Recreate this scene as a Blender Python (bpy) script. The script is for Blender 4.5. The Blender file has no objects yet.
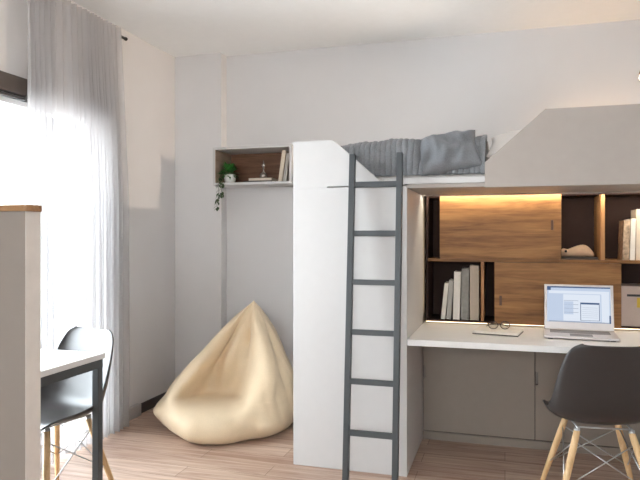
import bpy, bmesh, math, random
from mathutils import Vector, Matrix, noise
PI = math.pi
random.seed(7)
SC = bpy.context.scene
COL = SC.collection

# ------------------------------------------------------------------ materials
def srgb(r, g, b):
    f = lambda v: (v/255/12.92) if v/255 <= .04045 else ((v/255+.055)/1.055)**2.4
    return (f(r), f(g), f(b), 1)

def new_mat(name):
    m = bpy.data.materials.new(name); m.use_nodes = True
    nt = m.node_tree
    return m, nt, nt.nodes, nt.links, nt.nodes['Principled BSDF']

def plain(name, col, rough=.5, metal=0, var=.04, nscale=18, bump=.0, bscale=200, spec=.5):
    m, nt, N, L, P = new_mat(name)
    tc = N.new('ShaderNodeTexCoord')
    nz = N.new('ShaderNodeTexNoise'); nz.inputs['Scale'].default_value = nscale; nz.inputs['Detail'].default_value = 4
    L.new(tc.outputs['Object'], nz.inputs['Vector'])
    rp = N.new('ShaderNodeValToRGB')
    rp.color_ramp.elements[0].position = .3; rp.color_ramp.elements[1].position = .7
    rp.color_ramp.elements[0].color = tuple(c*(1-var) for c in col[:3])+(1,)
    rp.color_ramp.elements[1].color = tuple(min(1, c*(1+var)) for c in col[:3])+(1,)
    L.new(nz.outputs['Fac'], rp.inputs['Fac']); L.new(rp.outputs['Color'], P.inputs['Base Color'])
    P.inputs['Roughness'].default_value = rough; P.inputs['Metallic'].default_value = metal
    P.inputs['Specular IOR Level'].default_value = spec
    if bump:
        n2 = N.new('ShaderNodeTexNoise'); n2.inputs['Scale'].default_value = bscale
        L.new(tc.outputs['Object'], n2.inputs['Vector'])
        b = N.new('ShaderNodeBump'); b.inputs['Strength'].default_value = bump; b.inputs['Distance'].default_value = .01
        L.new(n2.outputs['Fac'], b.inputs['Height']); L.new(b.outputs['Normal'], P.inputs['Normal'])
    return m

def wood(name, c1, c2, axis='X', scale=14, stretch=14, rough=.45):
    m, nt, N, L, P = new_mat(name)
    tc = N.new('ShaderNodeTexCoord'); mp = N.new('ShaderNodeMapping')
    s = [scale]*3; s['XYZ'.index(axis)] = scale/stretch
    mp.inputs['Scale'].default_value = s
    L.new(tc.outputs['Object'], mp.inputs['Vector'])
    nz = N.new('ShaderNodeTexNoise'); nz.inputs['Scale'].default_value = 1.6; nz.inputs['Detail'].default_value = 9
    nz.inputs['Roughness'].default_value = .62; nz.inputs['Distortion'].default_value = .6
    L.new(mp.outputs['Vector'], nz.inputs['Vector'])
    n2 = N.new('ShaderNodeTexNoise'); n2.inputs['Scale'].default_value = 9; n2.inputs['Detail'].default_value = 3
    L.new(mp.outputs['Vector'], n2.inputs['Vector'])
    mx = N.new('ShaderNodeMath'); mx.operation = 'MULTIPLY_ADD'; mx.inputs[1].default_value = .25
    L.new(n2.outputs['Fac'], mx.inputs[0]); L.new(nz.outputs['Fac'], mx.inputs[2])
    rp = N.new('ShaderNodeValToRGB')
    rp.color_ramp.elements[0].position = .42; rp.color_ramp.elements[1].position = .8
    rp.color_ramp.elements[0].color = c1; rp.color_ramp.elements[1].color = c2
    L.new(mx.outputs[0], rp.inputs['Fac']); L.new(rp.outputs['Color'], P.inputs['Base Color'])
    b = N.new('ShaderNodeBump'); b.inputs['Strength'].default_value = .08; b.inputs['Distance'].default_value = .004
    L.new(mx.outputs[0], b.inputs['Height']); L.new(b.outputs['Normal'], P.inputs['Normal'])
    P.inputs['Roughness'].default_value = rough; P.inputs['Specular IOR Level'].default_value = .22
    return m

def floor_mat():
    m, nt, N, L, P = new_mat('laminate_floor')
    tc = N.new('ShaderNodeTexCoord')
    br = N.new('ShaderNodeTexBrick')
    br.offset = .37; br.inputs['Scale'].default_value = 1
    br.inputs['Brick Width'].default_value = 1.25; br.inputs['Row Height'].default_value = .15
    br.inputs['Mortar Size'].default_value = .0016; br.inputs['Mortar Smooth'].default_value = .2; br.inputs['Bias'].default_value = 0
    br.inputs['Color1'].default_value = (.2, .2, .2, 1); br.inputs['Color2'].default_value = (.8, .8, .8, 1)
    br.inputs['Mortar'].default_value = (.0, .0, .0, 1)
    L.new(tc.outputs['Object'], br.inputs['Vector'])
    mp = N.new('ShaderNodeMapping'); mp.inputs['Scale'].default_value = (1.1, 17, 1)
    L.new(tc.outputs['Object'], mp.inputs['Vector'])
    nz = N.new('ShaderNodeTexNoise'); nz.inputs['Scale'].default_value = 1.7; nz.inputs['Detail'].default_value = 9
    nz.inputs['Roughness'].default_value = .65; nz.inputs['Distortion'].default_value = .8
    L.new(mp.outputs['Vector'], nz.inputs['Vector'])
    ad = N.new('ShaderNodeMath'); ad.operation = 'MULTIPLY_ADD'; ad.inputs[1].default_value = .3
    L.new(br.outputs['Color'], ad.inputs[0]); L.new(nz.outputs['Fac'], ad.inputs[2])
    rp = N.new('ShaderNodeValToRGB'); e = rp.color_ramp.elements
    e[0].position = .38; e[0].color = FLOOR_A; e[1].position = .85; e[1].color = FLOOR_B
    L.new(ad.outputs[0], rp.inputs['Fac'])
    mx = N.new('ShaderNodeMixRGB'); mx.blend_type = 'MULTIPLY'
    mx.inputs['Color2'].default_value = (.45, .38, .33, 1)
    L.new(br.outputs['Fac'], mx.inputs['Fac']); L.new(rp.outputs['Color'], mx.inputs['Color1'])
    L.new(mx.outputs['Color'], P.inputs['Base Color'])
    P.inputs['Roughness'].default_value = .42
    b = N.new('ShaderNodeBump'); b.inputs['Strength'].default_value = .06; b.inputs['Distance'].default_value = .003
    L.new(nz.outputs['Fac'], b.inputs['Height']); L.new(b.outputs['Normal'], P.inputs['Normal'])
    return m

def weave(name, col, var=.12, scale=260, rough=.9, bump=.25, sheen=.3):
    m, nt, N, L, P = new_mat(name)
    tc = N.new('ShaderNodeTexCoord')
    w1 = N.new('ShaderNodeTexNoise'); w1.inputs['Scale'].default_value = scale
    w2 = N.new('ShaderNodeTexNoise'); w2.inputs['Scale'].default_value = 9; w2.inputs['Detail'].default_value = 5
    L.new(tc.outputs['Object'], w1.inputs['Vector']); L.new(tc.outputs['Object'], w2.inputs['Vector'])
    ad = N.new('ShaderNodeMath'); ad.operation = 'ADD'
    L.new(w1.outputs['Fac'], ad.inputs[0]); L.new(w2.outputs['Fac'], ad.inputs[1])
    hf = N.new('ShaderNodeMath'); hf.operation = 'MULTIPLY'; hf.inputs[1].default_value = .5
    L.new(ad.outputs[0], hf.inputs[0])
    rp = N.new('ShaderNodeValToRGB'); e = rp.color_ramp.elements
    e[0].position = .35; e[1].position = .65
    e[0].color = tuple(c*(1-var) for c in col[:3])+(1,); e[1].color = tuple(min(1, c*(1+var)) for c in col[:3])+(1,)
    L.new(hf.outputs[0], rp.inputs['Fac']); L.new(rp.outputs['Color'], P.inputs['Base Color'])
    b = N.new('ShaderNodeBump'); b.inputs['Strength'].default_value = bump; b.inputs['Distance'].default_value = .002
    L.new(w1.outputs['Fac'], b.inputs['Height']); L.new(b.outputs['Normal'], P.inputs['Normal'])
    P.inputs['Roughness'].default_value = rough
    P.inputs['Sheen Weight'].default_value = sheen
    P.inputs['Specular IOR Level'].default_value = .2
    return m

def emit(name, col, strength):
    m, nt, N, L, P = new_mat(name)
    N.remove(P)
    e = N.new('ShaderNodeEmission'); e.inputs['Color'].default_value = col; e.inputs['Strength'].default_value = strength
    L.new(e.outputs[0], N['Material Output'].inputs['Surface'])
    return m

def sheer_mat(name, col, transp=.12, transl=.5):
    m, nt, N, L, P = new_mat(name)
    N.remove(P)
    tc = N.new('ShaderNodeTexCoord'); nz = N.new('ShaderNodeTexNoise'); nz.inputs['Scale'].default_value = 300
    L.new(tc.outputs['Object'], nz.inputs['Vector'])
    rp = N.new('ShaderNodeValToRGB')
    rp.color_ramp.elements[0].color = tuple(c*.92 for c in col[:3])+(1,); rp.color_ramp.elements[1].color = col
    L.new(nz.outputs['Fac'], rp.inputs['Fac'])
    d = N.new('ShaderNodeBsdfDiffuse'); t = N.new('ShaderNodeBsdfTranslucent'); x = N.new('ShaderNodeBsdfTransparent')
    L.new(rp.outputs['Color'], d.inputs['Color']); L.new(rp.outputs['Color'], t.inputs['Color'])
    m1 = N.new('ShaderNodeMixShader'); m1.inputs['Fac'].default_value = transl
    L.new(d.outputs[0], m1.inputs[1]); L.new(t.outputs[0], m1.inputs[2])
    m2 = N.new('ShaderNodeMixShader'); m2.inputs['Fac'].default_value = transp
    L.new(m1.outputs[0], m2.inputs[1]); L.new(x.outputs[0], m2.inputs[2])
    L.new(m2.outputs[0], N['Material Output'].inputs['Surface'])
    return m

def pane_mat(name):
    m, nt, N, L, P = new_mat(name)
    N.remove(P)
    x = N.new('ShaderNodeBsdfTransparent'); x.inputs['Color'].default_value = (.97, .98, .98, 1)
    g = N.new('ShaderNodeBsdfGlossy'); g.inputs['Roughness'].default_value = .02
    fr = N.new('ShaderNodeFresnel'); fr.inputs['IOR'].default_value = 1.3
    mx = N.new('ShaderNodeMixShader')
    L.new(fr.outputs[0], mx.inputs['Fac']); L.new(x.outputs[0], mx.inputs[1]); L.new(g.outputs[0], mx.inputs[2])
    L.new(mx.outputs[0], N['Material Output'].inputs['Surface'])
    return m

FLOOR_A = srgb(138, 102, 82); FLOOR_B = srgb(206, 182, 164)
M = {}
M['floor'] = floor_mat()
M['wall'] = plain('wall_paint', srgb(211, 208, 207), .85, bump=.03, bscale=500, var=.012, nscale=5)
M['ceiling'] = plain('ceiling_paint', srgb(240, 240, 239), .9, var=.01)
M['white'] = plain('white_laminate', srgb(194, 191, 189), .42, var=.012)
M['greige'] = plain('greige_laminate', srgb(164, 154, 146), .5, var=.02)
M['desk_white'] = plain('white_worktop', srgb(226, 223, 220), .35, var=.012)
M['partition'] = plain('partition_laminate', srgb(150, 140, 132), .55, var=.015)
M['baseboard'] = plain('dark_baseboard', srgb(66, 62, 62), .5)
M['grey_plinth'] = plain('grey_plinth', srgb(178, 174, 172), .6)
M['oak'] = wood('warm_oak_veneer', srgb(98, 64, 36), srgb(164, 118, 72), 'X', 11, 11)
M['oak_z'] = wood('warm_oak_edge', srgb(140, 96, 60), srgb(186, 138, 92), 'Z', 14, 12)
M['box_oak'] = wood('brown_oak_back', srgb(84, 56, 42), srgb(132, 96, 74), 'X', 16, 12)
M['cap_oak'] = wood('oak_cap', srgb(136, 98, 66), srgb(178, 138, 100), 'X', 14, 14)
M['beech'] = wood('pale_beech', srgb(196, 156, 110), srgb(228, 196, 152), 'Z', 20, 10, .4)
M['dark_in'] = plain('dark_brown_laminate', srgb(58, 42, 37), .7, var=.06, spec=.15)
M['metal_grey'] = plain('grey_powder_coat', srgb(64, 67, 69), .45, metal=.1, var=.03)
M['metal_dark'] = plain('dark_powder_coat', srgb(64, 63, 62), .45, metal=.1, var=.03)
M['black'] = plain('black_rod', srgb(34, 28, 28), .5)
M['cassette'] = plain('dark_brown_cassette', srgb(70, 61, 56), .5)
M['chair_dark'] = plain('charcoal_plastic', srgb(52, 48, 47), .36, var=.03)
M['chair_edge'] = plain('charcoal_plastic_edge', srgb(40, 38, 38), .4)
M['chrome'] = plain('steel_wire', srgb(190, 190, 190), .28, metal=.9)
M['bracket'] = plain('dark_bracket', srgb(52, 50, 50), .4, metal=.5)
M['bean'] = weave('beige_leatherette', srgb(216, 195, 164), .05, 180, .5, .12, .1)
M['quilt'] = weave('grey_quilt_cloth', srgb(122, 123, 126), .22, 160, .9, .4, .2)
M['pillow_grey'] = weave('grey_pillow_cloth', srgb(122, 124, 128), .16, 160, .9, .35, .2)
M['linen'] = weave('white_linen', srgb(228, 222, 216), .04, 200, .9, .2, .1)
M['curtain'] = sheer_mat('sheer_grey_cloth', srgb(206, 203, 203), .30, .34)
M['glass'] = pane_mat('window_glass')
M['alu'] = plain('silver_aluminium', srgb(205, 198, 196), .38, metal=.35, var=.02)
M['alu_dark'] = plain('silver_mid_grey', srgb(120, 114, 112), .45, metal=.3)  # mid grey of the laptop keyboard and trackpad
M['screen_blue'] = emit('screen_light_blue', srgb(198, 212, 234), .8)
M['screen_white'] = emit('screen_white', srgb(222, 230, 242), .85)
M['screen_mid'] = emit('screen_grey_blue', srgb(164, 176, 198), .75)
M['screen_line'] = emit('screen_dark_line', srgb(86, 108, 146), .7)
M['paper'] = plain('paper_edges', srgb(226, 218, 205), .9, var=.05, nscale=90)
M['book_white'] = plain('white_cover', srgb(224, 216, 205), .6, var=.05)
M['book_grey'] = plain('grey_cover', srgb(142, 138, 132), .65, var=.16, nscale=30)
M['book_taupe'] = plain('taupe_cover', srgb(182, 166, 148), .7, var=.06)
M['book_mid'] = plain('light_grey_cover', srgb(170, 164, 156), .65, var=.08)
M['book_speck'] = plain('speckled_brown_cover', srgb(170, 146, 122), .7, var=.55, nscale=40)
M['book_dark'] = plain('dark_cover', srgb(70, 60, 54), .7)
M['book_cream'] = plain('cream_cover', srgb(214, 198, 178), .7, var=.05)
M['lens'] = pane_mat('clear_lens')
M['frame_dark'] = plain('dark_acetate', srgb(44, 36, 32), .3)
M['pot'] = plain('white_glazed_pot', srgb(226, 224, 220), .35)
M['leaf'] = plain('green_leaf', srgb(62, 124, 54), .45, var=.5, nscale=40)
M['leaf2'] = plain('dark_green_leaf', srgb(62, 84, 50), .5, var=.35, nscale=40)
M['stem'] = plain('vine_stem', srgb(72, 84, 52), .6)
M['silver'] = plain('silvered_glass', srgb(190, 180, 172), .18, metal=.7)
M['clay'] = plain('beige_clay', srgb(206, 172, 142), .8, var=.1, bump=.3, bscale=60)
M['yellow'] = plain('yellow_tag', srgb(196, 164, 60), .7)
M['carton'] = weave('pinkish_grey_carton', srgb(182, 164, 154), .06, 220, .85, .2, 0)
M['brown_metal'] = plain('brown_metal', srgb(120, 88, 70), .35, metal=.4)
M['bulb'] = emit('warm_bulb', (1, .80, .6, 1), 22)
M['led'] = emit('warm_led', (1, .92, .76, 1), 70)
M['added_glow'] = emit('warm_added_glow', (1, .60, .27, 1), 62)
M['led_side'] = emit('warm_led_side', (1, .74, .46, 1), 3.5)
M['led_low'] = emit('warm_led_low', (1, .76, .50, 1), 2.8)
M['shaded_greige'] = plain('shaded_greige_laminate', srgb(144, 133, 123), .5, var=.02)  # the guard's greige again, darkened to put under-desk shade into the colour
M['lining'] = wood('taupe_lining', srgb(142, 120, 104), srgb(172, 150, 132), 'Y', 14, 10)
M['end_lit'] = plain('lit_end_tone', srgb(226, 217, 208), .5)  # end face tone, lightened to put its brighter light into the colour
M['pull_oak'] = plain('brown_recess', srgb(92, 64, 46), .6)
M['pull'] = plain('greige_recess', srgb(132, 124, 118), .6)
M['window_frame'] = plain('white_window_frame', srgb(225, 224, 224), .4)

# ------------------------------------------------------------------ mesh helpers
def box(bm, x0, x1, y0, y1, z0, z1, mi=0):
    if x0 > x1: x0, x1 = x1, x0
    if y0 > y1: y0, y1 = y1, y0
    if z0 > z1: z0, z1 = z1, z0
    v = [bm.verts.new(p) for p in ((x0,y0,z0),(x1,y0,z0),(x1,y1,z0),(x0,y1,z0),(x0,y0,z1),(x1,y0,z1),(x1,y1,z1),(x0,y1,z1))]
    for f in ((0,3,2,1),(4,5,6,7),(0,1,5,4),(1,2,6,5),(2,3,7,6),(3,0,4,7)):
        fc = bm.faces.new([v[i] for i in f]); fc.material_index = mi
    return v

def B(*a):
    bm = bmesh.new(); box(bm, *a); return bm

def prism_xz(pts, y0, y1):
    """closed outline in x,z extruded along y"""
    bm = bmesh.new()
    a = [bm.verts.new((x, y0, z)) for x, z in pts]; b = [bm.verts.new((x, y1, z)) for x, z in pts]
    n = len(pts)
    bm.faces.new(a); bm.faces.new(b[::-1])
    for i in range(n):
        bm.faces.new((a[i], b[i], b[(i+1) % n], a[(i+1) % n]))
    bmesh.ops.recalc_face_normals(bm, faces=bm.faces)
    return bm

def prism_xy(pts, z0, z1):
    bm = bmesh.new()
    a = [bm.verts.new((x, y, z0)) for x, y in pts]; b = [bm.verts.new((x, y, z1)) for x, y in pts]
    n = len(pts)
    bm.faces.new(a[::-1]); bm.faces.new(b)
    for i in range(n):
        bm.faces.new((a[i], a[(i+1) % n], b[(i+1) % n], b[i]))
    bmesh.ops.recalc_face_normals(bm, faces=bm.faces)
    return bm

def tube(bm, pts, r, seg=10, r_end=None):
    pts = [Vector(p) for p in pts]; n = len(pts); rings = []
    up = None
    for i, p in enumerate(pts):
        d = (pts[min(i+1, n-1)]-pts[max(i-1, 0)]).normalized()
        if up is None:
            up = Vector((0,0,1)) if abs(d.z) < .9 else Vector((1,0,0))
        s = d.cross(up).normalized(); u = s.cross(d).normalized(); up = u
        rr = r if r_end is None else r+(r_end-r)*i/(n-1)
        if isinstance(r, (list, tuple)): rr = r[i]
        rings.append([bm.verts.new(p+s*rr*math.cos(2*PI*k/seg)+u*rr*math.sin(2*PI*k/seg)) for k in range(seg)])
    for a, b in zip(rings, rings[1:]):
        for k in range(seg):
            bm.faces.new((a[k], a[(k+1) % seg], b[(k+1) % seg], b[k]))
    bm.faces.new(rings[0][::-1]); bm.faces.new(rings[-1])

def lathe(bm, prof, seg=24, c=(0,0,0)):
    rings = []
    for r, z in prof:
        if r < 1e-5: rings.append([bm.verts.new((c[0], c[1], c[2]+z))])
        else: rings.append([bm.verts.new((c[0]+r*math.cos(2*PI*k/seg), c[1]+r*math.sin(2*PI*k/seg), c[2]+z)) for k in range(seg)])
    for a, b in zip(rings, rings[1:]):
        for k in range(seg):
            k2 = (k+1) % seg
            if len(a) == 1 and len(b) == 1: continue
            if len(a) == 1: bm.faces.new((a[0], b[k2], b[k]))
            elif len(b) == 1: bm.faces.new((a[k], a[k2], b[0]))
            else: bm.faces.new((a[k], a[k2], b[k2], b[k]))
    if len(rings[0]) > 1: bm.faces.new(rings[0][::-1])
    if len(rings[-1]) > 1: bm.faces.new(rings[-1])

def obj(name, bm, mats, parent=None, smooth=False, bevel=0, subsurf=0, solid=0, world=True, segs=2):
    """link a bmesh as ONE mesh object; with a parent the vertices are given in world space unless world=False"""
    me = bpy.data.meshes.new(name)
    if parent is not None and world:
        bmesh.ops.translate(bm, verts=bm.verts, vec=-parent_origin(parent))
    bm.normal_update(); bm.to_mesh(me); bm.free()
    for m in (mats if isinstance(mats, (list, tuple)) else [mats]): me.materials.append(m)
    o = bpy.data.objects.new(name, me); COL.objects.link(o)
    if parent is not None: o.parent = parent
    if smooth: me.polygons.foreach_set('use_smooth', [True]*len(me.polygons))
    if solid:
        s = o.modifiers.new('Solidify', 'SOLIDIFY'); s.thickness = solid; s.offset = 0
    if bevel:
        b = o.modifiers.new('Bevel', 'BEVEL'); b.width = bevel; b.segments = segs; b.limit_method = 'ANGLE'; b.angle_limit = math.radians(40)
        b.harden_normals = False
    if subsurf:
        s = o.modifiers.new('Subsurf', 'SUBSURF'); s.levels = subsurf; s.render_levels = subsurf
    return o

def parent_origin(p):
    v = Vector(p.location)
    while p.parent is not None:
        p = p.parent; v = v+Vector(p.location)
    return v

def thing(name, label, cat, loc=(0,0,0), rotz=0, group=None):
    o = bpy.data.objects.new(name, None); COL.objects.link(o)
    o.empty_display_size = .1
    o.location = loc; o.rotation_euler = (0, 0, rotz)
    o['label'] = label; o['category'] = cat
    if group: o['group'] = group
    return o

def tag(o, label, cat, group=None, kind=None):
    o['label'] = label; o['category'] = cat
    if group: o['group'] = group
    if kind: o['kind'] = kind
    return o

def struct(name, bm, mats, parent=None, **k):
    o = obj(name, bm, mats, parent, **k)
    if parent is None: o['kind'] = 'structure'
    return o

# ------------------------------------------------------------------ room shell
XL, XR, YB, YF, H = -2.565, 1.55, 4.60, -2.2, 2.75
WY0, WY1, WZ1 = 2.10, 3.52, 2.05         # glazed opening in the left wall
T = .2
struct('floor', B(XL-T, XR+T, YF-T, YB+T, -.1, 0), M['floor'])
struct('ceiling', B(XL-T, XR+T, YF-T, YB+T, H, H+.1), M['ceiling'])
bm = bmesh.new()
box(bm, XL-T, XL, WY1, YB, 0, H); box(bm, XL-T, XL, YF, WY0, 0, H); box(bm, XL-T, XL, WY0, WY1, WZ1, H)
struct('wall_left', bm, M['wall'])
struct('wall_back', B(XL-T, XR+T, YB, YB+T, 0, H), M['wall'])
struct('wall_right', B(XR, XR+T, YF, YB, 0, H), M['wall'])
W2 = (-1.9, .9, .95, 2.45)               # unseen high window added behind the camera for soft front fill
bm = bmesh.new()
box(bm, XL-T, W2[0], YF-T, YF, 0, H); box(bm, W2[1], XR+T, YF-T, YF, 0, H); box(bm, W2[0], W2[1], YF-T, YF, 0, W2[2]); box(bm, W2[0], W2[1], YF-T, YF, W2[3], H)
struct('wall_front', bm, M['wall'])
struct('wall_corner', B(XL, -2.155, 4.50, YB, 0, H), M['wall'])   # shallow pilaster in the corner
struct('baseboard_left', B(XL, XL+.012, 3.962, 4.488, 0, .072), M['baseboard'], bevel=.002)
bm = bmesh.new(); box(bm, XL, -2.143, 4.488, 4.50, 0, .072); box(bm, -2.155, -2.143, 4.50, 4.588, 0, .072); box(bm, -2.155, -1.155, 4.588, 4.60, 0, .072)
struct('baseboard_back', bm, M['baseboard'])
struct('trim_1', B(XL, XL+.035, 3.545, 3.960, 0, .085), M['grey_plinth'], bevel=.003)
# window: glazed door-height opening
w = struct('window_1', B(XL-.06, XL-.01, WY0, WY1, 0, .05), M['window_frame'])
bm = bmesh.new()
for y in (WY0, WY1-.05): box(bm, XL-.06, XL-.01, y, y+.05, .05, WZ1)
box(bm, XL-.06, XL-.01, WY0, WY1, WZ1-.03, WZ1)
struct('window_frame', bm, M['window_frame'], w)
struct('window_pane', B(XL-.037, XL-.033, WY0+.02, WY1-.02, .04, WZ1-.04), M['glass'], w)

w = struct('added_fill_window', B(W2[0], W2[1], YF-.14, YF-.08, W2[2], W2[2]+.05), M['window_frame'])
bm = bmesh.new()
for x in (W2[0], -.525, W2[1]-.05): box(bm, x, x+.05, YF-.14, YF-.08, W2[2]+.05, W2[3])
box(bm, W2[0], W2[1], YF-.14, YF-.08, W2[3]-.05, W2[3])
struct('window_frame', bm, M['window_frame'], w)
struct('window_pane', B(W2[0]+.02, W2[1]-.02, YF-.112, YF-.108, W2[2]+.04, W2[3]-.04), M['glass'], w)
# blind cassette over the window
t = thing('blind_cassette', 'dark brown roller blind cassette mounted above the bright window', 'blind', (XL, 1.8, 2.1))
obj('housing', B(XL+.001, XL+.045, 1.87, 2.862, 2.068, 2.164), M['cassette'], t, bevel=.004)
obj('end_cap', B(XL+.001, XL+.047, 2.862, 2.872, 2.066, 2.166), M['metal_dark'], t, bevel=.002)
obj('bottom_bar', B(XL+.006, XL+.036, 1.88, 2.86, 2.044, 2.058), M['metal_dark'], t, bevel=.003)

# ------------------------------------------------------------------ curtain and rod
RX = -2.50
t = thing('curtain_rod', 'thin black curtain rod along the left wall below the ceiling', 'curtain rod', (RX, 3.1, 2.665))
bm = bmesh.new(); tube(bm, [(RX, 1.9, 2.655), (RX, 3.712, 2.655)], .0095, 12); obj('rod', bm, M['black'], t, smooth=True)
bm = bmesh.new(); tube(bm, [(RX, 3.712, 2.655), (RX, 3.725, 2.655)], .0125, 12); obj('finial', bm, M['black'], t)
for y in (2.0, 3.02):
    bm = bmesh.new(); box(bm, XL+.001, RX, y-.008, y+.008, 2.645, 2.665); obj('bracket', bm, M['black'], t)

def curtain():
    bm = bmesh.new(); NY, NZ = 420, 26
    y0, y1 = 2.765, 3.60
    rows = []
    rnd = random.Random(3)
    amps = [rnd.uniform(.5, 1.0) for _ in range(60)]
    for j in range(NZ+1):
        f = j/NZ; z = 2.688-f*2.675; row = []
        for i in range(NY+1):
            s = i/NY
            y = y0+(y1+.06*min(1, f*2.5)-y0)*s
            ph = s*19+.7*math.sin(s*9)
            a = amps[int(ph) % 60]
            amp = (.018+.030*min(1, f*2.2))*a
            dx = amp*math.sin(2*PI*ph+.5*math.sin(f*2.5))+.006*noise.noise((s*30, f*3, 0))
            dy = .008*math.sin(2*PI*ph*2+1)*min(1, f*2)+.012*f*noise.noise((s*6, f*2, 4))
            row.append(bm.verts.new((RX+.030+dx, y+dy, z)))
        rows.append(row)
    for a, b in zip(rows, rows[1:]):
        for i in range(NY): bm.faces.new((a[i], b[i], b[i+1], a[i+1]))
    return bm
o = obj('sheer_curtain', curtain(), M['curtain'], smooth=True)
tag(o, 'sheer grey floor-length curtain hanging in folds from the black rod', 'curtain')

# ------------------------------------------------------------------ loft bed (carcass)
LX0, LX1, FY = -1.155, -.507, 3.35
t = thing('loft_bed', 'white built-in loft bed with angled guard panels above the desk niche', 'bed', (0, FY, 0))
# left cupboard carcass (hollow-looking closed volume) with a groove under the guard
obj('side_cabinet', B(LX0, LX1, FY, YB-.004, 0, 1.571), M['white'], t, bevel=.002)
gz = 1.577
obj('guard_panel', prism_xz([(LX0, 1.571), (-.955, 1.571), (-.955, gz), (-.640, gz), (-.640, 1.59), (-.921, 1.836), (LX0, 1.836)], FY, FY+.03), M['white'], t, bevel=.0015)
obj('side_guard', B(LX0, LX0+.03, FY+.0305, YB-.004, 1.5715, 1.836), M['white'], t, bevel=.0015)
obj('guard_panel', prism_xz([(-.100, 1.552), (XR-.004, 1.552), (XR-.004, 1.942), (.195, 1.942), (-.100, 1.682)], FY-.016, FY+.004), M['greige'], t, bevel=.0015)
obj('bed_rail', B(-.640, XR-.004, FY+.0045, FY+.032, 1.580, 1.614), M['white'], t, bevel=.002)
obj('bed_base', B(LX1+.001, XR-.004, FY+.004, YB-.004, 1.558, 1.5785), M['greige'], t, bevel=.001)

obj('glow_strip_board', B(.26, 1.40, YB-.040, YB-.004, 1.585, 1.985), M['greige'], t, bevel=.002)  # unseen board added behind the guard to carry the glow strip
obj('led_strip', B(.30, .80, YB-.039, YB-.026, 1.986, 1.992), M['added_glow'], t)  # unseen strip added for the warm glow on the back wall

# niche: worktop
t = tag(obj('desk_worktop', B(LX1+.002, XR-.003, FY, 4.22, .709, .742), M['desk_white'], bevel=.002), 'long white worktop spanning the niche below the loft bed', 'desk')

# under-desk cabinet
UY = 4.01
t = thing('base_cabinet', 'greige low cabinet with two flush doors below the niche worktop', 'cabinet', (.4, UY, 0))
obj('carcass', B(LX1+.002, XR-.004, UY+.02, YB-.01, .0, .706), M['dark_in'], t)
obj('plinth', B(LX1+.002, XR-.004, UY, UY+.018, .0, .050), M['shaded_greige'], t, bevel=.001)
def slot_door(x0, x1, sx, side, nm='door'):
    """door panel with an oblong finger cut-out on one edge"""
    z0, z1 = .057, .704; s0, s1 = .392, .472; wd = .016
    if side == 'l':
        pts = [(x0, z0), (x1, z0), (x1, z1), (x0, z1), (x0, s1), (x0+wd, s1), (x0+wd, s0), (x0, s0)]
    else:
        pts = [(x0, z0), (x1, z0), (x1, s0), (x1-wd, s0), (x1-wd, s1), (x1, s1), (x1, z1), (x0, z1)]
    d = obj(nm, prism_xz(pts, UY, UY+.018), M['shaded_greige'], t, bevel=.001)
    px = x0+wd/2 if side == 'l' else x1-wd/2
    obj('finger_pull', B(px-wd/2+.001, px+wd/2-.001, UY+.012, UY+.0175, s0+.001, s1-.001), M['pull'], d)
slot_door(LX1+.004, .1735, 0, 'l')
slot_door(.1775, .862, 0, 'l')
slot_door(.866, XR-.006, 0, 'l')

# ------------------------------------------------------------------ shelving unit in the niche
SY, SB = 4.012, 4.30
SX0, SX1 = LX1+.024, XR-.006
SZ0, SZ1 = .757, 1.5565
t = thing('niche_shelving', 'oak and dark brown shelving unit with two sliding doors above the worktop', 'shelving', (.4, SY, SZ0))
obj('side_panel', B(SX0, SX0+.012, SY, SB, SZ0, SZ1), M['dark_in'], t, bevel=.001)
obj('side_panel', B(SX1-.012, SX1, SY, SB, SZ0, SZ1), M['dark_in'], t, bevel=.001)
obj('back_panel', B(SX0, SX1, SB, SB+.012, SZ0, SZ1), M['dark_in'], t)
obj('bottom_board', B(SX0+.012, SX1-.012, SY, SB, SZ0, SZ0+.010), M['dark_in'], t, bevel=.001)
obj('top_board', B(SX0+.012, SX1-.012, SY+.055, SB, SZ1-.008, SZ1), M['dark_in'], t)
obj('shelf', B(SX0+.012, SX1-.012, SY-.004, SB, 1.139, 1.157), M['oak'], t, bevel=.001)
obj('divider', B(.545, .567, SY-.004, SB-.001, 1.158, SZ1-.009), M['oak_z'], t, bevel=.001)
obj('divider', B(-.144, -.126, SY-.004, SB-.001, SZ0+.011, 1.1385), M['oak_z'], t, bevel=.001)
obj('divider', B(.633, .649, SY+.002, SB-.001, SZ0+.011, 1.1385), M['oak_z'], t, bevel=.001)
obj('divider', B(-.385, -.37, SY+.006, SB-.001, 1.158, SZ1-.009), M['dark_in'], t, bevel=.001)
obj('divider', B(1.02, 1.04, SY-.004, SB-.001, 1.158, SZ1-.009), M['oak_z'], t, bevel=.001)
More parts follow.
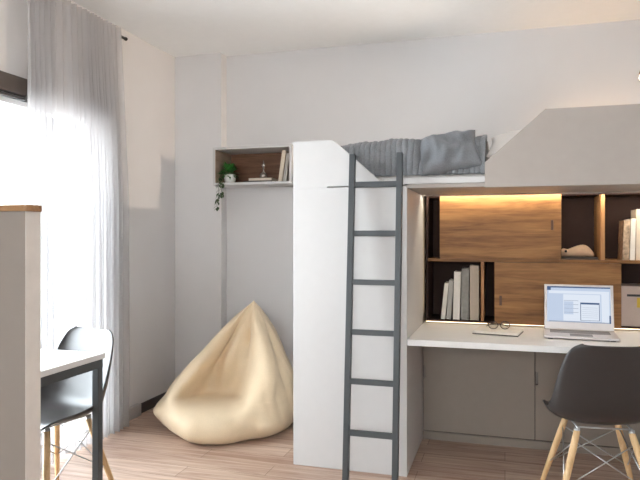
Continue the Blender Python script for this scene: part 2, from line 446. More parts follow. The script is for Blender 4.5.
def oak_door(x0, x1, z0, z1, sx, sz):
    """sliding door, a panel with an oblong finger slot cut through it"""
    hw, hh = .0075, .030
    y0, y1 = SY-.022, SY-.005
    bm = bmesh.new()
    def ring(y):
        o = [bm.verts.new((x, y, z)) for x, z in ((x0, z0), (x1, z0), (x1, z1), (x0, z1))]
        i = [bm.verts.new((x, y, z)) for x, z in ((sx-hw, sz-hh), (sx+hw, sz-hh), (sx+hw, sz+hh), (sx-hw, sz+hh))]
        return o, i
    o0, i0 = ring(y0); o1, i1 = ring(y1)
    for k in range(4):
        q = (k+1) % 4
        bm.faces.new((o0[k], o0[q], i0[q], i0[k])); bm.faces.new((o1[q], o1[k], i1[k], i1[q]))
        bm.faces.new((o0[q], o0[k], o1[k], o1[q])); bm.faces.new((i0[k], i0[q], i1[q], i1[k]))
    bmesh.ops.recalc_face_normals(bm, faces=bm.faces)
    d = obj('door', bm, M['oak'], t)
    obj('finger_pull', B(sx-hw+.0005, sx+hw-.0005, y0+.006, y1-.001, sz-hh+.0005, sz+hh-.0005), M['pull_oak'], d)
    return d
oak_door(-.396, .324, 1.158, 1.553, .272, 1.366)
oak_door(-.062, .652, .759, 1.138, -.026, .902)
# warm LED profiles
obj('led_strip', B(SX0, SX1, SY-.060, SY-.050, 1.5525, 1.5575), M['led'], t)
obj('led_strip', B(SX0, SX1, SY-.002, SY+.006, SZ0-.005, SZ0-.0005), M['led_low'], t)
obj('led_strip', B(SX0-.005, SX0-.001, SY+.05, SY+.058, .80, 1.54), M['led_side'], t)
obj('led_lip', B(SX0, SX1, SY-.0665, SY-.064, 1.549, 1.559), M['greige'], t)

# ------------------------------------------------------------------ ladder
t = thing('ladder', 'dark grey metal ladder with six rungs leaning against the loft bed', 'ladder', (-.669, 3.155, 0))
lean = math.atan2(3.315-3.155, 1.745); t.rotation_euler = (-lean, 0, 0)
LL = math.hypot(1.745, .16)
for x in (-.130, .130):
    obj('rail', B(x-.0155, x+.0155, -.018, .018, .004, LL), M['metal_grey'], t, bevel=.002, world=False)
for z in (.267, .532, .789, 1.053, 1.314, 1.578):
    z /= math.cos(lean)
    obj('rung', B(-.1145, .1145, -.014, .014, z-.0145, z+.0145), M['metal_grey'], t, bevel=.002, world=False)

# ------------------------------------------------------------------ bedding
o = obj('mattress', B(-1.10, 1.50, FY+.066, 4.54, 1.580, 1.70), M['linen'], bevel=.03, segs=4, smooth=True)
tag(o, 'white mattress edge showing between the grey quilt and the bed rail', 'mattress')
def quilt():
    bm = bmesh.new(); NX, NP = 260, 44
    x0, x1 = -1.08, -.098
    # profile in (y, z): hangs over the front edge, rolls over the top, runs back
    prof = [(3.395, 1.632), (3.388, 1.66), (3.384, 1.70), (3.386, 1.74), (3.40, 1.775), (3.43, 1.80), (3.49, 1.817), (3.6, 1.824), (3.8, 1.825), (4.1, 1.82), (4.45, 1.815)]
    def at(f):
        g = f*(len(prof)-1); i = min(int(g), len(prof)-2); k = g-i
        return prof[i][0]*(1-k)+prof[i+1][0]*k, prof[i][1]*(1-k)+prof[i+1][1]*k
    rows = []
    for j in range(NP+1):
        f = j/NP; row = []
        for i in range(NX+1):
            s = i/NX; x = x0+(x1-x0)*s
            y, z = at(f)
            y2, z2 = at(min(1, f+.02)); y1_, z1_ = at(max(0, f-.02))
            n = Vector((0, -(z2-z1_), (y2-y1_))).normalized()
            ph = x/.030+.3*noise.noise((x*5, f*3, 2))
            rib = .007*(abs(math.sin(PI*ph))**.6-.6)
            wr = .018*noise.noise((x*8, y*8, z*8))+.008*noise.noise((x*30, y*20, z*20))
            top = max(0, min(1, (z-1.70)/.11))
            z += top*(.016*noise.noise((x*4, 7, 1))-.03*max(0, min(1, (-x-.62)/.3)))
            dent = math.exp(-((x+.29)/.15)**4)*max(0, 1-max(0, y-3.38)/.35)*max(0, min(1, (z-1.65)/.07))
            y += .10*dent
            z += .012*top
            p = Vector((x, y, z))+n*(rib+wr)
            row.append(bm.verts.new(p))
        rows.append(row)
    for a, b in zip(rows, rows[1:]):
        for i in range(NX): bm.faces.new((a[i], a[i+1], b[i+1], b[i]))
    return bm
o = obj('quilt', quilt(), M['quilt'], smooth=True, solid=.022)
tag(o, 'crumpled grey ribbed quilt spread over the loft mattress', 'quilt')

def pillow_bm(w, d, th, seed=0, pw=2.6, crease=.012):
    bm = bmesh.new(); n = 36
    def sheet(sg):
        g = []
        for j in range(n+1):
            r = []
            for i in range(n+1):
                u, v = -1+2*i/n, -1+2*j/n
                pin = 1-.07*(abs(u)**2*(1-abs(v)**3)+0)  # edges draw in between the corners
                x = u*w/2*(1-.09*(1-v*v)*abs(u)**4); y = v*d/2*(1-.09*(1-u*u)*abs(v)**4)
                h = max(0, (1-abs(u)**pw))**.55*max(0, (1-abs(v)**pw))**.55
                z = sg*th/2*h
                z += crease*h*noise.noise((x*9+seed, y*9, sg*3))+crease*.5*h*noise.noise((x*25+seed, y*14, sg*5))
                r.append((x, y, z))
            g.append(r)
        return g
    for sg in (1, -1):
        g = [[bm.verts.new(p) for p in r] for r in sheet(sg)]
        for j in range(n):
            for i in range(n):
                q = (g[j][i], g[j][i+1], g[j+1][i+1], g[j+1][i])
                bm.faces.new(q if sg > 0 else q[::-1])
    bmesh.ops.remove_doubles(bm, verts=bm.verts, dist=.0004)
    return bm
def pillow(name, w, d, th, mat, loc, rot, label, seed, crease=.012):
    o = obj(name, pillow_bm(w, d, th, seed, crease=crease), mat, smooth=True)
    o.location = loc; o.rotation_euler = rot
    return tag(o, label, 'pillow')
pillow('grey_pillow', .33, .26, .15, M['pillow_grey'], (-.292, 3.432, 1.752), (math.radians(56), math.radians(-9), math.radians(7)), 'crumpled dark grey pillow lying on the ribbed quilt', 1, .045)
pillow('white_pillow', .44, .38, .13, M['linen'], (.128, 3.60, 1.80), (math.radians(24), 0, math.radians(-4)), 'white pillow beside the grey quilt, half behind the guard panel', 5)
pillow('white_pillow', .46, .40, .14, M['linen'], (.99, 3.62, 1.892), (math.radians(72), 0, math.radians(12)), 'pale upright pillow just showing above the guard panel under the wall lamp', 9)

# wall lamp
LPX, LPY, LPZ = .832, 4.30, 2.292
t = thing('wall_lamp', 'small brown wall lamp with a glowing bulb above the loft bed', 'lamp', (LPX, YB, LPZ))
bm = bmesh.new(); tube(bm, [(LPX+.065, YB-.001, LPZ+.07), (LPX+.065, YB-.02, LPZ+.07)], .04, 24); obj('wall_plate', bm, M['brown_metal'], t, bevel=.003)
bm = bmesh.new(); tube(bm, [(LPX+.065, YB-.02, LPZ+.07), (LPX+.035, YB-.12, LPZ+.082), (LPX, YB-.24, LPZ+.075), (LPX, LPY, LPZ+.055)], .007, 10); obj('arm', bm, M['brown_metal'], t, smooth=True)
bm = bmesh.new(); lathe(bm, [(0, .062), (.012, .06), (.022, .046), (.030, .022), (.027, .022), (.019, .043), (.0, .05)], 24, (LPX, LPY, LPZ)); obj('lamp_shade', bm, M['brown_metal'], t, smooth=True)
bm = bmesh.new(); bmesh.ops.create_uvsphere(bm, u_segments=20, v_segments=12, radius=.026, matrix=Matrix.Translation((LPX, LPY, LPZ))); obj('bulb', bm, M['bulb'], t, smooth=True)

# ------------------------------------------------------------------ wall box shelf and what is on it
BX0, BX1, BY0, BZ0, BZ1 = -2.122, -1.490, 4.285, 1.684, 1.970
t = thing('wall_shelf', 'small white box shelf with brown wood back hanging on the wall', 'shelf', (-1.8, YB, BZ0))
e = .018
obj('bottom_board', B(BX0, BX1, BY0, YB-.002, BZ0, BZ0+e), M['white'], t, bevel=.001)
obj('top_board', B(BX0, BX1, BY0, YB-.002, BZ1-e, BZ1), M['white'], t, bevel=.001)
obj('side_board', B(BX0, BX0+e, BY0, YB-.002, BZ0+e, BZ1-e), M['white'], t, bevel=.001)
obj('side_board', B(BX1-e, BX1, BY0, YB-.002, BZ0+e, BZ1-e), M['white'], t, bevel=.001)
obj('back_panel', B(BX0+e, BX1-e, YB-.03, YB-.004, BZ0+e, BZ1-e), M['box_oak'], t)
obj('lining', B(BX0+e, BX0+e+.004, BY0+.004, YB-.031, BZ0+e, BZ1-e), M['lining'], t)
obj('lining', B(BX1-e-.004, BX1-e, BY0+.004, YB-.031, BZ0+e, BZ1-e), M['lining'], t)
sz = BZ0+e

def leaf(bm, base, d, up, ln, wd, bend=.25):
    d = Vector(d).normalized(); up = Vector(up); s = d.cross(up)
    if s.length < 1e-4: s = Vector((1,0,0))
    s.normalize(); nrm = s.cross(d).normalized()
    pr = [(0, .12), (.25, .8), (.5, 1), (.78, .6), (1, 0)]
    prev = None
    for f, wv in pr:
        c = Vector(base)+d*ln*f-nrm*bend*ln*f*f
        if wv == 0:
            cur = [bm.verts.new(c)]
        else:
            cur = [bm.verts.new(c-s*wd*wv/2+nrm*wd*.12*wv), bm.verts.new(c), bm.verts.new(c+s*wd*wv/2+nrm*wd*.12*wv)]
        if prev:
            if len(cur) == 1:
                bm.faces.new((prev[0], prev[1], cur[0])); bm.faces.new((prev[1], prev[2], cur[0]))
            else:
                bm.faces.new((prev[0], prev[1], cur[1], cur[0])); bm.faces.new((prev[1], prev[2], cur[2], cur[1]))
        prev = cur
PX, PY = -2.018, 4.365
t = thing('potted_plant', 'trailing green plant in a white pot on the wall shelf', 'plant', (PX, PY, sz))
bm = bmesh.new(); lathe(bm, [(.0, .001), (.032, .001), (.042, .02), (.045, .05), (.043, .068), (.038, .066), (.038, .055), (.0, .053)], 28, (PX, PY, sz)); obj('pot', bm, M['pot'], t, smooth=True)
bm = bmesh.new(); rnd = random.Random(5)
for k in range(150):
    a = rnd.uniform(0, 2*PI); el = rnd.uniform(-.3, 1.3)
    d = Vector((math.cos(a)*math.cos(el), math.sin(a)*math.cos(el)*.8, math.sin(el)))
    b0 = Vector((PX-.01, PY, sz+.07))+Vector((d.x*.035, d.y*.03, max(-.012, d.z*.045)))
    leaf(bm, b0, d+Vector((0, 0, .15)), (0, 0, 1), rnd.uniform(.035, .062), rnd.uniform(.014, .023), rnd.uniform(.1, .6))
obj('foliage', bm, M['leaf'], t)
def vine(pts, seed):
    bm = bmesh.new(); tube(bm, pts, .0017, 6); v = obj('vine', bm, M['stem'], t, smooth=True)
    bm = bmesh.new(); r = random.Random(seed)
    P = [Vector(p) for p in pts]
    for a, b in zip(P[2:], P[3:]):
        for q in range(4):
            c = a.lerp(b, r.random()); an = r.uniform(0, 2*PI)
            leaf(bm, c, (math.cos(an), -.5+.5*math.sin(an), -.6), (0, 0, 1), r.uniform(.024, .038), r.uniform(.016, .025), .3)
    obj('vine_leaves', bm, M['leaf2'], v)
fy = BY0-.012
vine([(PX-.02, PY-.03, sz+.075), (PX-.035, PY-.055, sz+.08), (PX-.045, fy+.005, sz+.04), (PX-.047, fy, sz-.01), (PX-.05, fy, sz-.05), (PX-.045, fy-.003, sz-.09), (PX-.058, fy, sz-.13), (PX-.064, fy, sz-.165), (PX-.06, fy, sz-.198)], 1)
vine([(PX-.0, PY-.03, sz+.075), (PX-.01, PY-.055, sz+.08), (PX-.02, fy+.005, sz+.04), (PX-.02, fy, sz-.01), (PX-.028, fy, sz-.05), (PX-.022, fy, sz-.085), (PX-.03, fy, sz-.115)], 2)

def book(name, w, d, h, mat, label, group, loc, rot=(0,0,0), lying=False):
    """w = thickness (x), d = depth (y), h = height (z); spine faces -y"""
    o = bpy.data.objects.new(name, None); COL.objects.link(o); o.empty_display_size = .05
    c = .0022
    bm = bmesh.new()
    box(bm, -w/2, -w/2+c, 0, d, 0, h); box(bm, w/2-c, w/2, 0, d, 0, h); box(bm, -w/2+c, w/2-c, 0, c, 0, h)
    obj('cover', bm, mat, o, world=False)
    obj('pages', B(-w/2+c, w/2-c, c, d-.004, .003, h-.003), M['paper'], o, world=False)
    o.location = loc; o.rotation_euler = rot
    return tag(o, label, 'book', group)
G1 = 'books on the wall shelf'
R = math.radians
# lying book: rotate so thickness is vertical
book('book', .016, .15, .235, M['book_dark'], 'lower dark book lying flat on the wall shelf', G1, (-1.905, 4.36, sz+.0085), (0, R(90), 0))
book('book', .018, .13, .185, M['book_cream'], 'cream book lying flat under the little bottle on the wall shelf', G1, (-1.862, 4.365, sz+.0258), (0, R(90), 0))
book('book', .030, .15, .236, M['book_cream'], 'cream book leaning at the right end of the wall shelf', G1, (-1.612, 4.37, sz+.003), (0, R(8), 0))
book('book', .026, .15, .216, M['book_mid'], 'light grey book leaning on the right side of the wall shelf', G1, (-1.5785, 4.375, sz+.003), (0, R(8), 0))
t = thing('glass_bottle', 'small silvery bottle with slim neck and bulb stopper on flat books', 'bottle', (-1.768, 4.43, sz+.0352))
bm = bmesh.new(); lathe(bm, [(0, .0), (.022, .0), (.03, .012), (.031, .024), (.024, .038), (.011, .048), (.006, .058), (.006, .084)], 24); obj('body', bm, M['silver'], t, smooth=True, world=False)
bm = bmesh.new(); lathe(bm, [(0, .0845), (.008, .085), (.0125, .098), (.011, .11), (.005, .12), (.0025, .138), (0, .14)], 20); obj('stopper', bm, M['silver'], t, smooth=True, world=False)

# ------------------------------------------------------------------ books and things in the niche shelving
G2 = 'books in the lower left compartment of the niche shelving'
bz = SZ0+.0105
by = SY+.035
def up(name, x0, x1, h, mat, label, lean=0, y=by, z=bz, g=G2, d=.17):
    book(name, x1-x0, d, h, mat, label, g, ((x0+x1)/2, y, z), (0, R(lean), 0))
up('book', -.395, -.369, .232, M['book_white'], 'short white book leaning at the left end of the lower niche books', 6)
up('book', -.360, -.332, .250, M['book_mid'], 'thin light grey book next to the short white leaning book', 4)
up('book', -.319, -.277, .305, M['book_white'], 'taller white book in the middle of the lower niche books', 1.5)
up('book', -.268, -.222, .326, M['book_grey'], 'mottled dark grey book left of the tall taupe book', .8)
up('book', -.213, -.158, .347, M['book_taupe'], 'tall thick taupe book against the oak divider', 0)
G3 = 'books in the upper right compartment of the niche shelving'
uz = 1.1572
up('book', .668, .704, .236, M['book_speck'], 'speckled brown book at the left end of the upper right books', 2, z=uz, g=G3)
up('book', .708, .735, .246, M['book_white'], 'bright white book between speckled book and taller cream book', 1.5, z=uz, g=G3)
up('book', .7405, .780, .300, M['book_cream'], 'taller cream book at the right end of the upper books', .5, z=uz, g=G3)

# storage box
t = thing('storage_box', 'pinkish grey storage box standing in the lower right niche compartment', 'box', (.76, 4.03, bz))
obj('body', B(.6575, .90, 4.03, 4.27, bz, 1.005), M['carton'], t, bevel=.003)
obj('slot_handle', B(.689, .80, 4.0275, 4.0305, .944, .957), M['chair_edge'], t)
obj('tag', B(.742, .80, 4.0265, 4.0295, .880, .938), M['yellow'], t, bevel=.001)

# clay ornament on a dark book
t = thing('book', 'dark book lying flat in the niche under the beige ornament', 'book', (.43, 4.05, uz))
obj('cover', B(.335, .535, 4.05, 4.20, uz+.0005, uz+.015), M['book_dark'], t, bevel=.001)
def ornament():
    bm = bmesh.new()
    secs = [(-.100, .004, .006), (-.094, .024, .022), (-.075, .030, .028), (-.055, .025, .021), (-.035, .033, .027), (0, .043, .035), (.035, .045, .040), (.060, .040, .034), (.082, .028, .022), (.095, .010, .007)]
    n = 20; rings = []
    for x, ry, rz in secs:
        zc = .002+rz*.93
        rings.append([bm.verts.new((x+.003*math.sin(k), ry*math.cos(2*PI*k/n), zc+rz*math.sin(2*PI*k/n)*(1+.06*math.sin(3*k+x*40)))) for k in range(n)])
    for a, b in zip(rings, rings[1:]):
        for k in range(n): bm.faces.new((a[k], b[k], b[(k+1) % n], a[(k+1) % n]))
    bm.faces.new(rings[0]); bm.faces.new(rings[-1][::-1])
    bmesh.ops.recalc_face_normals(bm, faces=bm.faces)
    return bm
t = thing('ornament', 'lumpy beige clay ornament lying in the dark upper compartment', 'ornament', (.425, 4.105, uz+.0155), R(-4))
obj('body', ornament(), M['clay'], t, smooth=True, subsurf=1, world=False)
bm = bmesh.new(); bmesh.ops.create_uvsphere(bm, u_segments=12, v_segments=8, radius=.008, matrix=Matrix.Translation((-.066, -.028, .034))); obj('dark_spot', bm, M['chair_edge'], t, smooth=True, world=False)

# ------------------------------------------------------------------ laptop
DZ = .7424
t = thing('laptop', 'open silver laptop showing document windows on the niche worktop', 'laptop', (.402, 3.78, DZ), R(-3))
W = .372
obj('base', B(-W/2-.002, W/2+.002, -.20, .06, .004, .018), M['alu'], t, bevel=.004, segs=3, world=False)
obj('keyboard', B(-W/2+.03, W/2-.03, -.075, .045, .0175, .0195), M['alu_dark'], t, world=False)
obj('trackpad', B(-.055, .06, -.175, -.095, .0175, .0188), M['alu_dark'], t, bevel=.0005, world=False)
for sx in (-1, 1):
    for yy in (-.185, .045):
        obj('rubber_foot', B(sx*(W/2-.03)-.012, sx*(W/2-.03)+.012, yy-.006, yy+.006, 0, .0045), M['chair_edge'], t, world=False)
tilt = R(14)
def lidpt(bm):
    bmesh.ops.transform(bm, matrix=Matrix.Translation((0, .062, .019)) @ Matrix.Rotation(-tilt, 4, 'X'), verts=bm.verts); return bm
bm = bmesh.new(); box(bm, -W/2, W/2, 0, .009, 0, .262)
lid = obj('lid', lidpt(bm), M['alu'], t, bevel=.003, segs=3, world=False)
bm = bmesh.new()
s0, s1, v0, v1 = -W/2+.016, W/2-.016, .042, .250
def rect(a, b, c, d, lvl, mi):
    y = -.0006-.0002*lvl
    f = bm.faces.new([bm.verts.new(p) for p in ((a, y, c), (b, y, c), (b, y, d), (a, y, d))]); f.material_index = mi
sw, sh = s1-s0, v1-v0
def rr(u0, u1, w0, w1, lvl, mi): rect(s0+sw*u0, s0+sw*u1, v0+sh*w0, v0+sh*w1, lvl, mi)
rr(0, 1, 0, 1, 0, 0)
rr(0, 1, .962, 1, 1, 3); rr(0, .06, .89, .962, 1, 3)          # title bar
rr(.03, .98, .80, .88, 1, 1); rr(.86, .98, .02, .80, 1, 1)
rr(.03, .23, .05, .78, 1, 0); rr(.26, .84, .04, .78, 1, 1)
for k in range(4): rr(.27, .5, .60-.11*k, .612-.11*k, 2, 2)
rr(.27, .42, .22, .58, 2, 0)
rr(.53, .83, .06, .56, 2, 3); rr(.54, .82, .07, .51, 3, 1)    # small window with frame
for k in range(6): rr(.56, .80, .14+.055*k, .146+.055*k, 4, 2)
rr(.03, .97, .0, .03, 1, 2); rr(.975, 1, .0, .22, 2, 3)
obj('screen', lidpt(bm), [M['screen_blue'], M['screen_white'], M['screen_mid'], M['screen_line']], lid, world=False)

# notebook and glasses on the worktop
t = thing('notebook', 'white notebook with dark underside lying on the niche worktop', 'notebook', (-.035, 3.72, DZ), R(-10))
obj('back_cover', B(-.128, .122, -.098, .098, .0, .006), M['book_dark'], t, world=False)
obj('pages', B(-.126, .121, -.097, .097, .006, .017), M['paper'], t, world=False)
obj('front_cover', B(-.128, .123, -.098, .098, .017, .020), M['book_white'], t, bevel=.0008, world=False)
t = thing('glasses', 'folded dark-framed glasses resting on the white notebook', 'glasses', (-.035, 3.745, DZ+.0205), R(12))
for sx in (-1, 1):
    bm = bmesh.new(); ring = [(sx*.033+.026*math.cos(a), -.002*math.cos(a)**2-.012, .023+.0215*math.sin(a)) for a in [2*PI*k/20 for k in range(20)]]
    tube(bm, ring+[ring[0]], .0024, 6); obj('rim', bm, M['frame_dark'], t, smooth=True, world=False)
    bm = bmesh.new(); bm.faces.new([bm.verts.new((p[0], p[1]+.001, p[2])) for p in ring]); obj('lens', bm, M['lens'], t, solid=.0015, world=False)
    bm = bmesh.new(); tube(bm, [(sx*.060, -.012, .03), (sx*.063, .004, .030), (sx*.05, .03, .027), (-sx*.035, .042+.008*sx, .02), (-sx*.06, .046+.008*sx, .008)], .0022, 6); obj('temple', bm, M['frame_dark'], t, smooth=True, world=False)
bm = bmesh.new(); tube(bm, [(-.008, -.013, .028), (0, -.016, .031), (.008, -.013, .028)], .0023, 6); obj('bridge', bm, M['frame_dark'], t, smooth=True, world=False)

# ------------------------------------------------------------------ side chairs with moulded shells
def shell_bm():
    """one moulded shell, facing -y in local space; z from seat to back"""
    # centre-line profile (y forward negative, z), half width, side lift
    P = [(-.225, .405, .165, .000), (-.215, .425, .195, .006), (-.17, .438, .215, .022), (-.10, .434, .226, .040), (-.02, .424, .232, .056), (.06, .424, .234, .070),
         (.125, .436, .236, .082), (.17, .470, .234, .090), (.195, .52, .228, .084), (.212, .585, .221, .070), (.226, .65, .211, .054),
         (.240, .715, .198, .040), (.252, .765, .182, .030), (.260, .797, .160, .024), (.266, .816, .122, .018)]
    NU, NV = 48, 28
    n = len(P)
    def cr(t):
        g = t*(n-1); i = min(int(g), n-2); k = g-i
        p = [P[max(i-1, 0)], P[i], P[i+1], P[min(i+2, n-1)]]
        return [.5*((2*p[1][c])+(-p[0][c]+p[2][c])*k+(2*p[0][c]-5*p[1][c]+4*p[2][c]-p[3][c])*k*k+(-p[0][c]+3*p[1][c]-3*p[2][c]+p[3][c])*k**3) for c in range(4)]
    bm = bmesh.new(); g = []
    for j in range(NU+1):
        t = j/NU
        y, z, hw, lift = cr(t)
        ya, za, _, _ = cr(max(0, t-.01)); yb, zb, _, _ = cr(min(1, t+.01))
        d = Vector((0, yb-ya, zb-za)).normalized(); nrm = Vector((0, -d.z, d.y))    # towards the sitter
        row = []
        for i in range(NV+1):
            v = -1+2*i/NV
            row.append(bm.verts.new(Vector((hw*math.sin(v*PI/2*.94)/math.sin(PI/2*.94), y, z))+nrm*lift*abs(v)**2.2))
        g.append(row)
    for j in range(NU):
        for i in range(NV): bm.faces.new((g[j][i], g[j][i+1], g[j+1][i+1], g[j+1][i]))
    return bm
def make_chair(label, loc, rotz, group):
    t = thing('shell_chair', label, 'chair', loc, rotz, group)
    o = obj('seat_shell', shell_bm(), M['chair_dark'], t, smooth=True, solid=.009, world=False)
    s = o.modifiers.new('Subsurf', 'SUBSURF'); s.levels = 1; s.render_levels = 1
    tops = {}
    for sx in (-1, 1):
        for sy in (-1, 1):
            a = Vector((sx*.118, sy*.115+.01, .400)); b = Vector((sx*.228, sy*.205+.01, .0))
            bm = bmesh.new(); pts = [a.lerp(b, k/8) for k in range(9)]
            tube(bm, pts, [.0145, .0155, .016, .0158, .015, .014, .0128, .0118, .0105], 14)
            lg = obj('leg', bm, M['beech'], t, smooth=True, world=False)
            bm = bmesh.new(); tube(bm, [a+Vector((0, 0, .012)), a.lerp(b, .015)], .0135, 14); obj('ferrule', bm, M['chrome'], lg, smooth=True, world=False)
            tops[sx, sy] = (a, b)
    def at(k, f): return tops[k][0].lerp(tops[k][1], f)
    bm = bmesh.new()
    for sx in (-1, 1): tube(bm, [(sx*.118, -.125, .416), (sx*.118, .145, .416)], .004, 8)
    for sy in (-1, 1): tube(bm, [(-.118, sy*.115+.01, .416), (.118, sy*.115+.01, .416)], .004, 8)
    obj('seat_mount', bm, M['chrome'], t, smooth=True, world=False)
    pairs = [((-1, -1), (1, -1)), ((-1, 1), (1, 1)), ((-1, -1), (-1, 1)), ((1, -1), (1, 1))]
    for p, q in pairs:
        for a, b in ((p, q), (q, p)):
            bm = bmesh.new(); tube(bm, [at(a, .12), at(b, .62)], .0032, 8); obj('wire_brace', bm, M['chrome'], t, smooth=True, world=False)
    return t
GC = 'dark shell chairs on wooden legs'
make_chair('charcoal shell chair with pale wood legs at the niche worktop', (.422, 3.238, 0), R(180+7), GC)
make_chair('charcoal shell chair by the curtain behind the white table', (-2.115, 2.52, 0), R(-13), GC)

# ------------------------------------------------------------------ white table at the left
t = thing('side_table', 'white table with dark grey metal frame behind the partition', 'table', (-2.15, 2.2, 0))
TX0, TX1, TY0, TY1 = -2.46, -1.838, 1.89, 2.567
obj('tabletop', B(TX0, TX1, TY0, TY1, .714, .740), M['desk_white'], t, bevel=.002)
bm = bmesh.new(); q = .008
box(bm, TX0+q, TX1-q, TY1-q-.035, TY1-q, .672, .7135); box(bm, TX0+q, TX1-q, TY0+q, TY0+q+.035, .672, .7135)
box(bm, TX1-q-.035, TX1-q, TY0+q+.035, TY1-q-.035, .672, .7135); box(bm, TX0+q, TX0+q+.035, TY0+q+.035, TY1-q-.035, .672, .7135)
obj('apron', bm, M['metal_grey'], t)
for x in (TX0+q, TX1-q-.035):
    for y in (TY0+q, TY1-q-.035):
        obj('leg', B(x, x+.035, y, y+.035, 0, .672), M['metal_grey'], t, bevel=.002)

# foreground partition
t = thing('partition', 'beige low partition with oak top cap in the left foreground', 'partition', (-2.0, 1.8, 0))
PXE = -1.592
obj('panel', B(XL+.004, PXE-.0035, 1.776, 1.848, 0, 1.386), M['partition'], t)
obj('lit_end_face', B(PXE-.003, PXE, 1.776, 1.848, 0, 1.386), M['end_lit'], t, bevel=.001)  # thin end face in the painted-in lighter tone
pts = [(XL+.004, 1.768), (PXE-.02, 1.768)]
for k in range(7):
    a = -PI/2+PI/2*k/6; pts.append((PXE-.012+.022*math.cos(a), 1.790+.022*math.sin(a)))
for k in range(7):
    a = PI/2*k/6; pts.append((PXE-.012+.022*math.cos(a), 1.834+.022*math.sin(a)))
pts += [(XL+.004, 1.856)]
obj('cap', prism_xy(pts, 1.3865, 1.409), M['cap_oak'], t, bevel=.002)

# ------------------------------------------------------------------ bean bag
def bean_bag():
    # z, left x, right x, front y (ledge), front y (smooth), back y
    S = [(0.000, -.36, .38, -.40, -.32, .28), (.012, -.40, .42, -.46, -.38, .32), (.05, -.44, .455, -.505, -.44, .36), (.11, -.46, .465, -.515, -.47, .38),
         (.16, -.455, .462, -.49, -.465, .38), (.20, -.44, .458, -.42, -.45, .375), (.23, -.43, .453, -.28, -.435, .37), (.245, -.425, .45, -.14, -.43, .37), (.265, -.412, .446, -.04, -.415, .365), (.30, -.385, .437, .0, -.385, .36),
         (.36, -.328, .42, .0, -.335, .34), (.41, -.285, .402, -.005, -.295, .32), (.46, -.24, .383, -.01, -.255, .30), (.52, -.185, .356, -.005, -.21, .28), (.58, -.13, .325, .005, -.16, .26),
         (.64, -.075, .292, .02, -.11, .24), (.70, -.015, .255, .04, -.06, .22), (.75, .035, .222, .055, -.015, .20), (.79, .08, .192, .07, .03, .17), (.815, .108, .17, .08, .06, .14), (.835, .133, .152, .092, .085, .112), (.845, .140, .146, .097, .095, .103)]
    NPH = 160
    bm = bmesh.new(); rings = []
    # resample for smoothness
    NZ = 88
    def at(f):
        g = f*(len(S)-1); i = min(int(g), len(S)-2); k = g-i
        p = [S[max(i-1, 0)], S[i], S[i+1], S[min(i+2, len(S)-1)]]
        return [.5*((2*p[1][c])+(-p[0][c]+p[2][c])*k+(2*p[0][c]-5*p[1][c]+4*p[2][c]-p[3][c])*k*k+(-p[0][c]+3*p[1][c]-3*p[2][c]+p[3][c])*k**3) for c in range(6)]
    for j in range(NZ+1):
        z, xl, xr, yl, ys, yb = at(j/NZ)
        cx = (xl+xr)/2; rx = (xr-xl)/2
        ring = []
        h = max(0, min(1, z/.83))
        for k in range(NPH):
            a = 2*PI*k/NPH; ca, sa = math.cos(a), math.sin(a)
            da = (a-(-PI/2-.20)+PI) % (2*PI)-PI            # angle away from the seat direction
            w = math.exp(-(da/(.50 if da < 0 else .40))**4)
            yf = ys*(1-w)+yl*w
            cy = (.04 if z < .5 else .04+(z-.5)*.18)
            ry = (yb-cy) if sa > 0 else (cy-yf)
            e = .88
            x = cx+rx*math.copysign(abs(ca)**e, ca); y = cy+max(.004, ry)*math.copysign(abs(sa)**e, sa)
            # folds running down from the tip
            fo = .012*math.sin(h*PI)*h*math.cos(5*a+1.1+1.2*h)
            fo += .014*noise.noise((ca*1.6, sa*1.6, z*3))+.007*noise.noise((ca*5, sa*5, z*7))
            zz = math.exp(-((z-.50)/.19)**4)*min(1, (z+.02)/.3)
            for fa, sl, am, wd_ in ((-.98, -.25, .055, .20), (-1.34, -.35, -.085, .13), (-1.74, -.2, .045, .17), (-2.20, -.1, -.050, .14), (-2.60, .1, .030, .18), (-.50, .2, -.035, .16)):
                q = (a-(fa+sl*(z-.45))+PI) % (2*PI)-PI
                fo += zz*am*math.exp(-(q/wd_)**2)
            # fine pulled creases running out from the pocket and the low corners
            cr = noise.noise((a*4.5+z*3, z*2.2-a*.8, 3.3))
            fo += .016*(abs(cr)**.7-.35)*min(1, z/.15)*max(0, 1-h)**.5
            # tucks around the seat crease
            fo += -.012*math.exp(-((z-.25)/.04)**2)*(1-w)*(.5+.5*math.cos(9*a))
            d = Vector((ca, sa, 0))
            sc = min(1, rx/.2)
            p = Vector((x, y, z))+d*fo*sc
            # ears: the tied corners low at the sides
            for (ea, ez, am, wa, wz) in ((PI+.22, .135, .05, .24, .06), (-.95, .10, .028, .16, .05)):
                q = (a-ea+PI) % (2*PI)-PI
                p += d*am*math.exp(-(q/wa)**2-((z-ez)/wz)**2)
            p.z -= .06*w*math.exp(-((z-.275)/.045)**2)*max(0, min(1, z/.25))
            p.z += .012*noise.noise((x*5, y*5, 1))*min(1, z/.1)
            if p.z < 0: p.z = 0
            ring.append(bm.verts.new(p))
        rings.append(ring)
    for a, b in zip(rings, rings[1:]):
        for k in range(NPH): bm.faces.new((a[k], a[(k+1) % NPH], b[(k+1) % NPH], b[k]))
    bm.faces.new(rings[0][::-1]); bm.faces.new(rings[-1])
    return bm
o = obj('bean_bag', bean_bag(), M['bean'], smooth=True, subsurf=1)
o.scale = (1.015, 1.03, 1)
o.location = (-1.818, 3.955, .001); o.rotation_euler = (0, 0, math.atan(185/622))
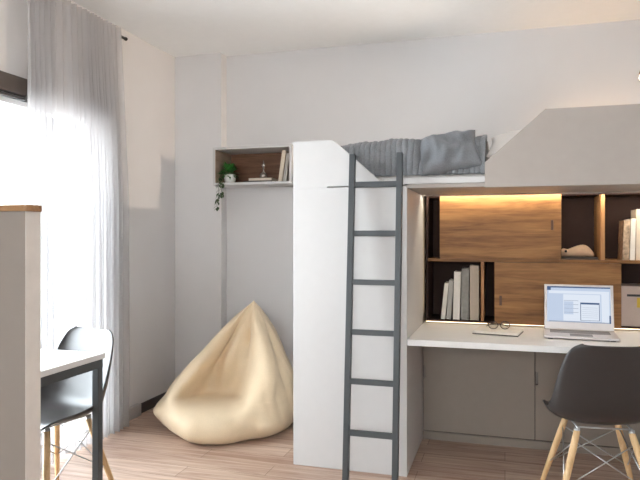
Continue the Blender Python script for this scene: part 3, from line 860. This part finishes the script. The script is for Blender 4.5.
tag(o, 'pointed beige leatherette bean bag chair slumped in the corner', 'bean bag')

# ------------------------------------------------------------------ light
wd = bpy.data.worlds.new('World'); SC.world = wd; wd.use_nodes = True
bg = wd.node_tree.nodes['Background']; bg.inputs['Color'].default_value = (.95, .98, 1, 1); bg.inputs['Strength'].default_value = 9
def area(name, loc, rot, sx, sy, power, col):
    l = bpy.data.lights.new(name, 'AREA'); l.shape = 'RECTANGLE'; l.size = sx; l.size_y = sy; l.energy = power; l.color = col
    o = bpy.data.objects.new(name, l); COL.objects.link(o); o.location = loc; o.rotation_euler = rot
    return o
# overcast daylight arriving through the glazed opening
area('opening_light', (XL-.22, (WY0+WY1)/2, .92), (0, R(-90), 0), 1.80, WY1-WY0-.04, 118, (.81, .915, 1))
area('opening_light', ((W2[0]+W2[1])/2, YF-.22, (W2[2]+W2[3])/2), (R(90), 0, 0), W2[1]-W2[0], W2[3]-W2[2], 4.5, (.81, .915, 1))  # soft front fill at the added window behind the camera

# the wall lamp's beam across the room
l = bpy.data.lights.new('wall_lamp_beam', 'SPOT'); l.energy = 105; l.color = (1, .80, .60); l.spot_size = R(58); l.spot_blend = .9; l.shadow_soft_size = .025
o = bpy.data.objects.new('wall_lamp_beam', l); COL.objects.link(o); o.location = (LPX-.05, LPY, LPZ)
o.rotation_euler = Vector((-1, -.22, -.07)).to_track_quat('-Z', 'Y').to_euler()

# ------------------------------------------------------------------ camera
cd = bpy.data.cameras.new('Camera'); cam = bpy.data.objects.new('Camera', cd); COL.objects.link(cam)
cam.location = (0, 0, 1.30); cam.rotation_euler = (R(90), 0, math.atan(185/622))
cd.sensor_width = 36; cd.lens = 622/640*36; cd.shift_y = -4/640; cd.clip_start = .05
SC.camera = cam
vs = SC.view_settings
vs.view_transform = 'Standard'; vs.look = 'None'; vs.gamma = 1; vs.use_curve_mapping = False; vs.exposure = 0.27
try:
    SC.cycles.use_denoising = True
    SC.cycles.max_bounces = 10; SC.cycles.diffuse_bounces = 6; SC.cycles.transparent_max_bounces = 12
except Exception: pass
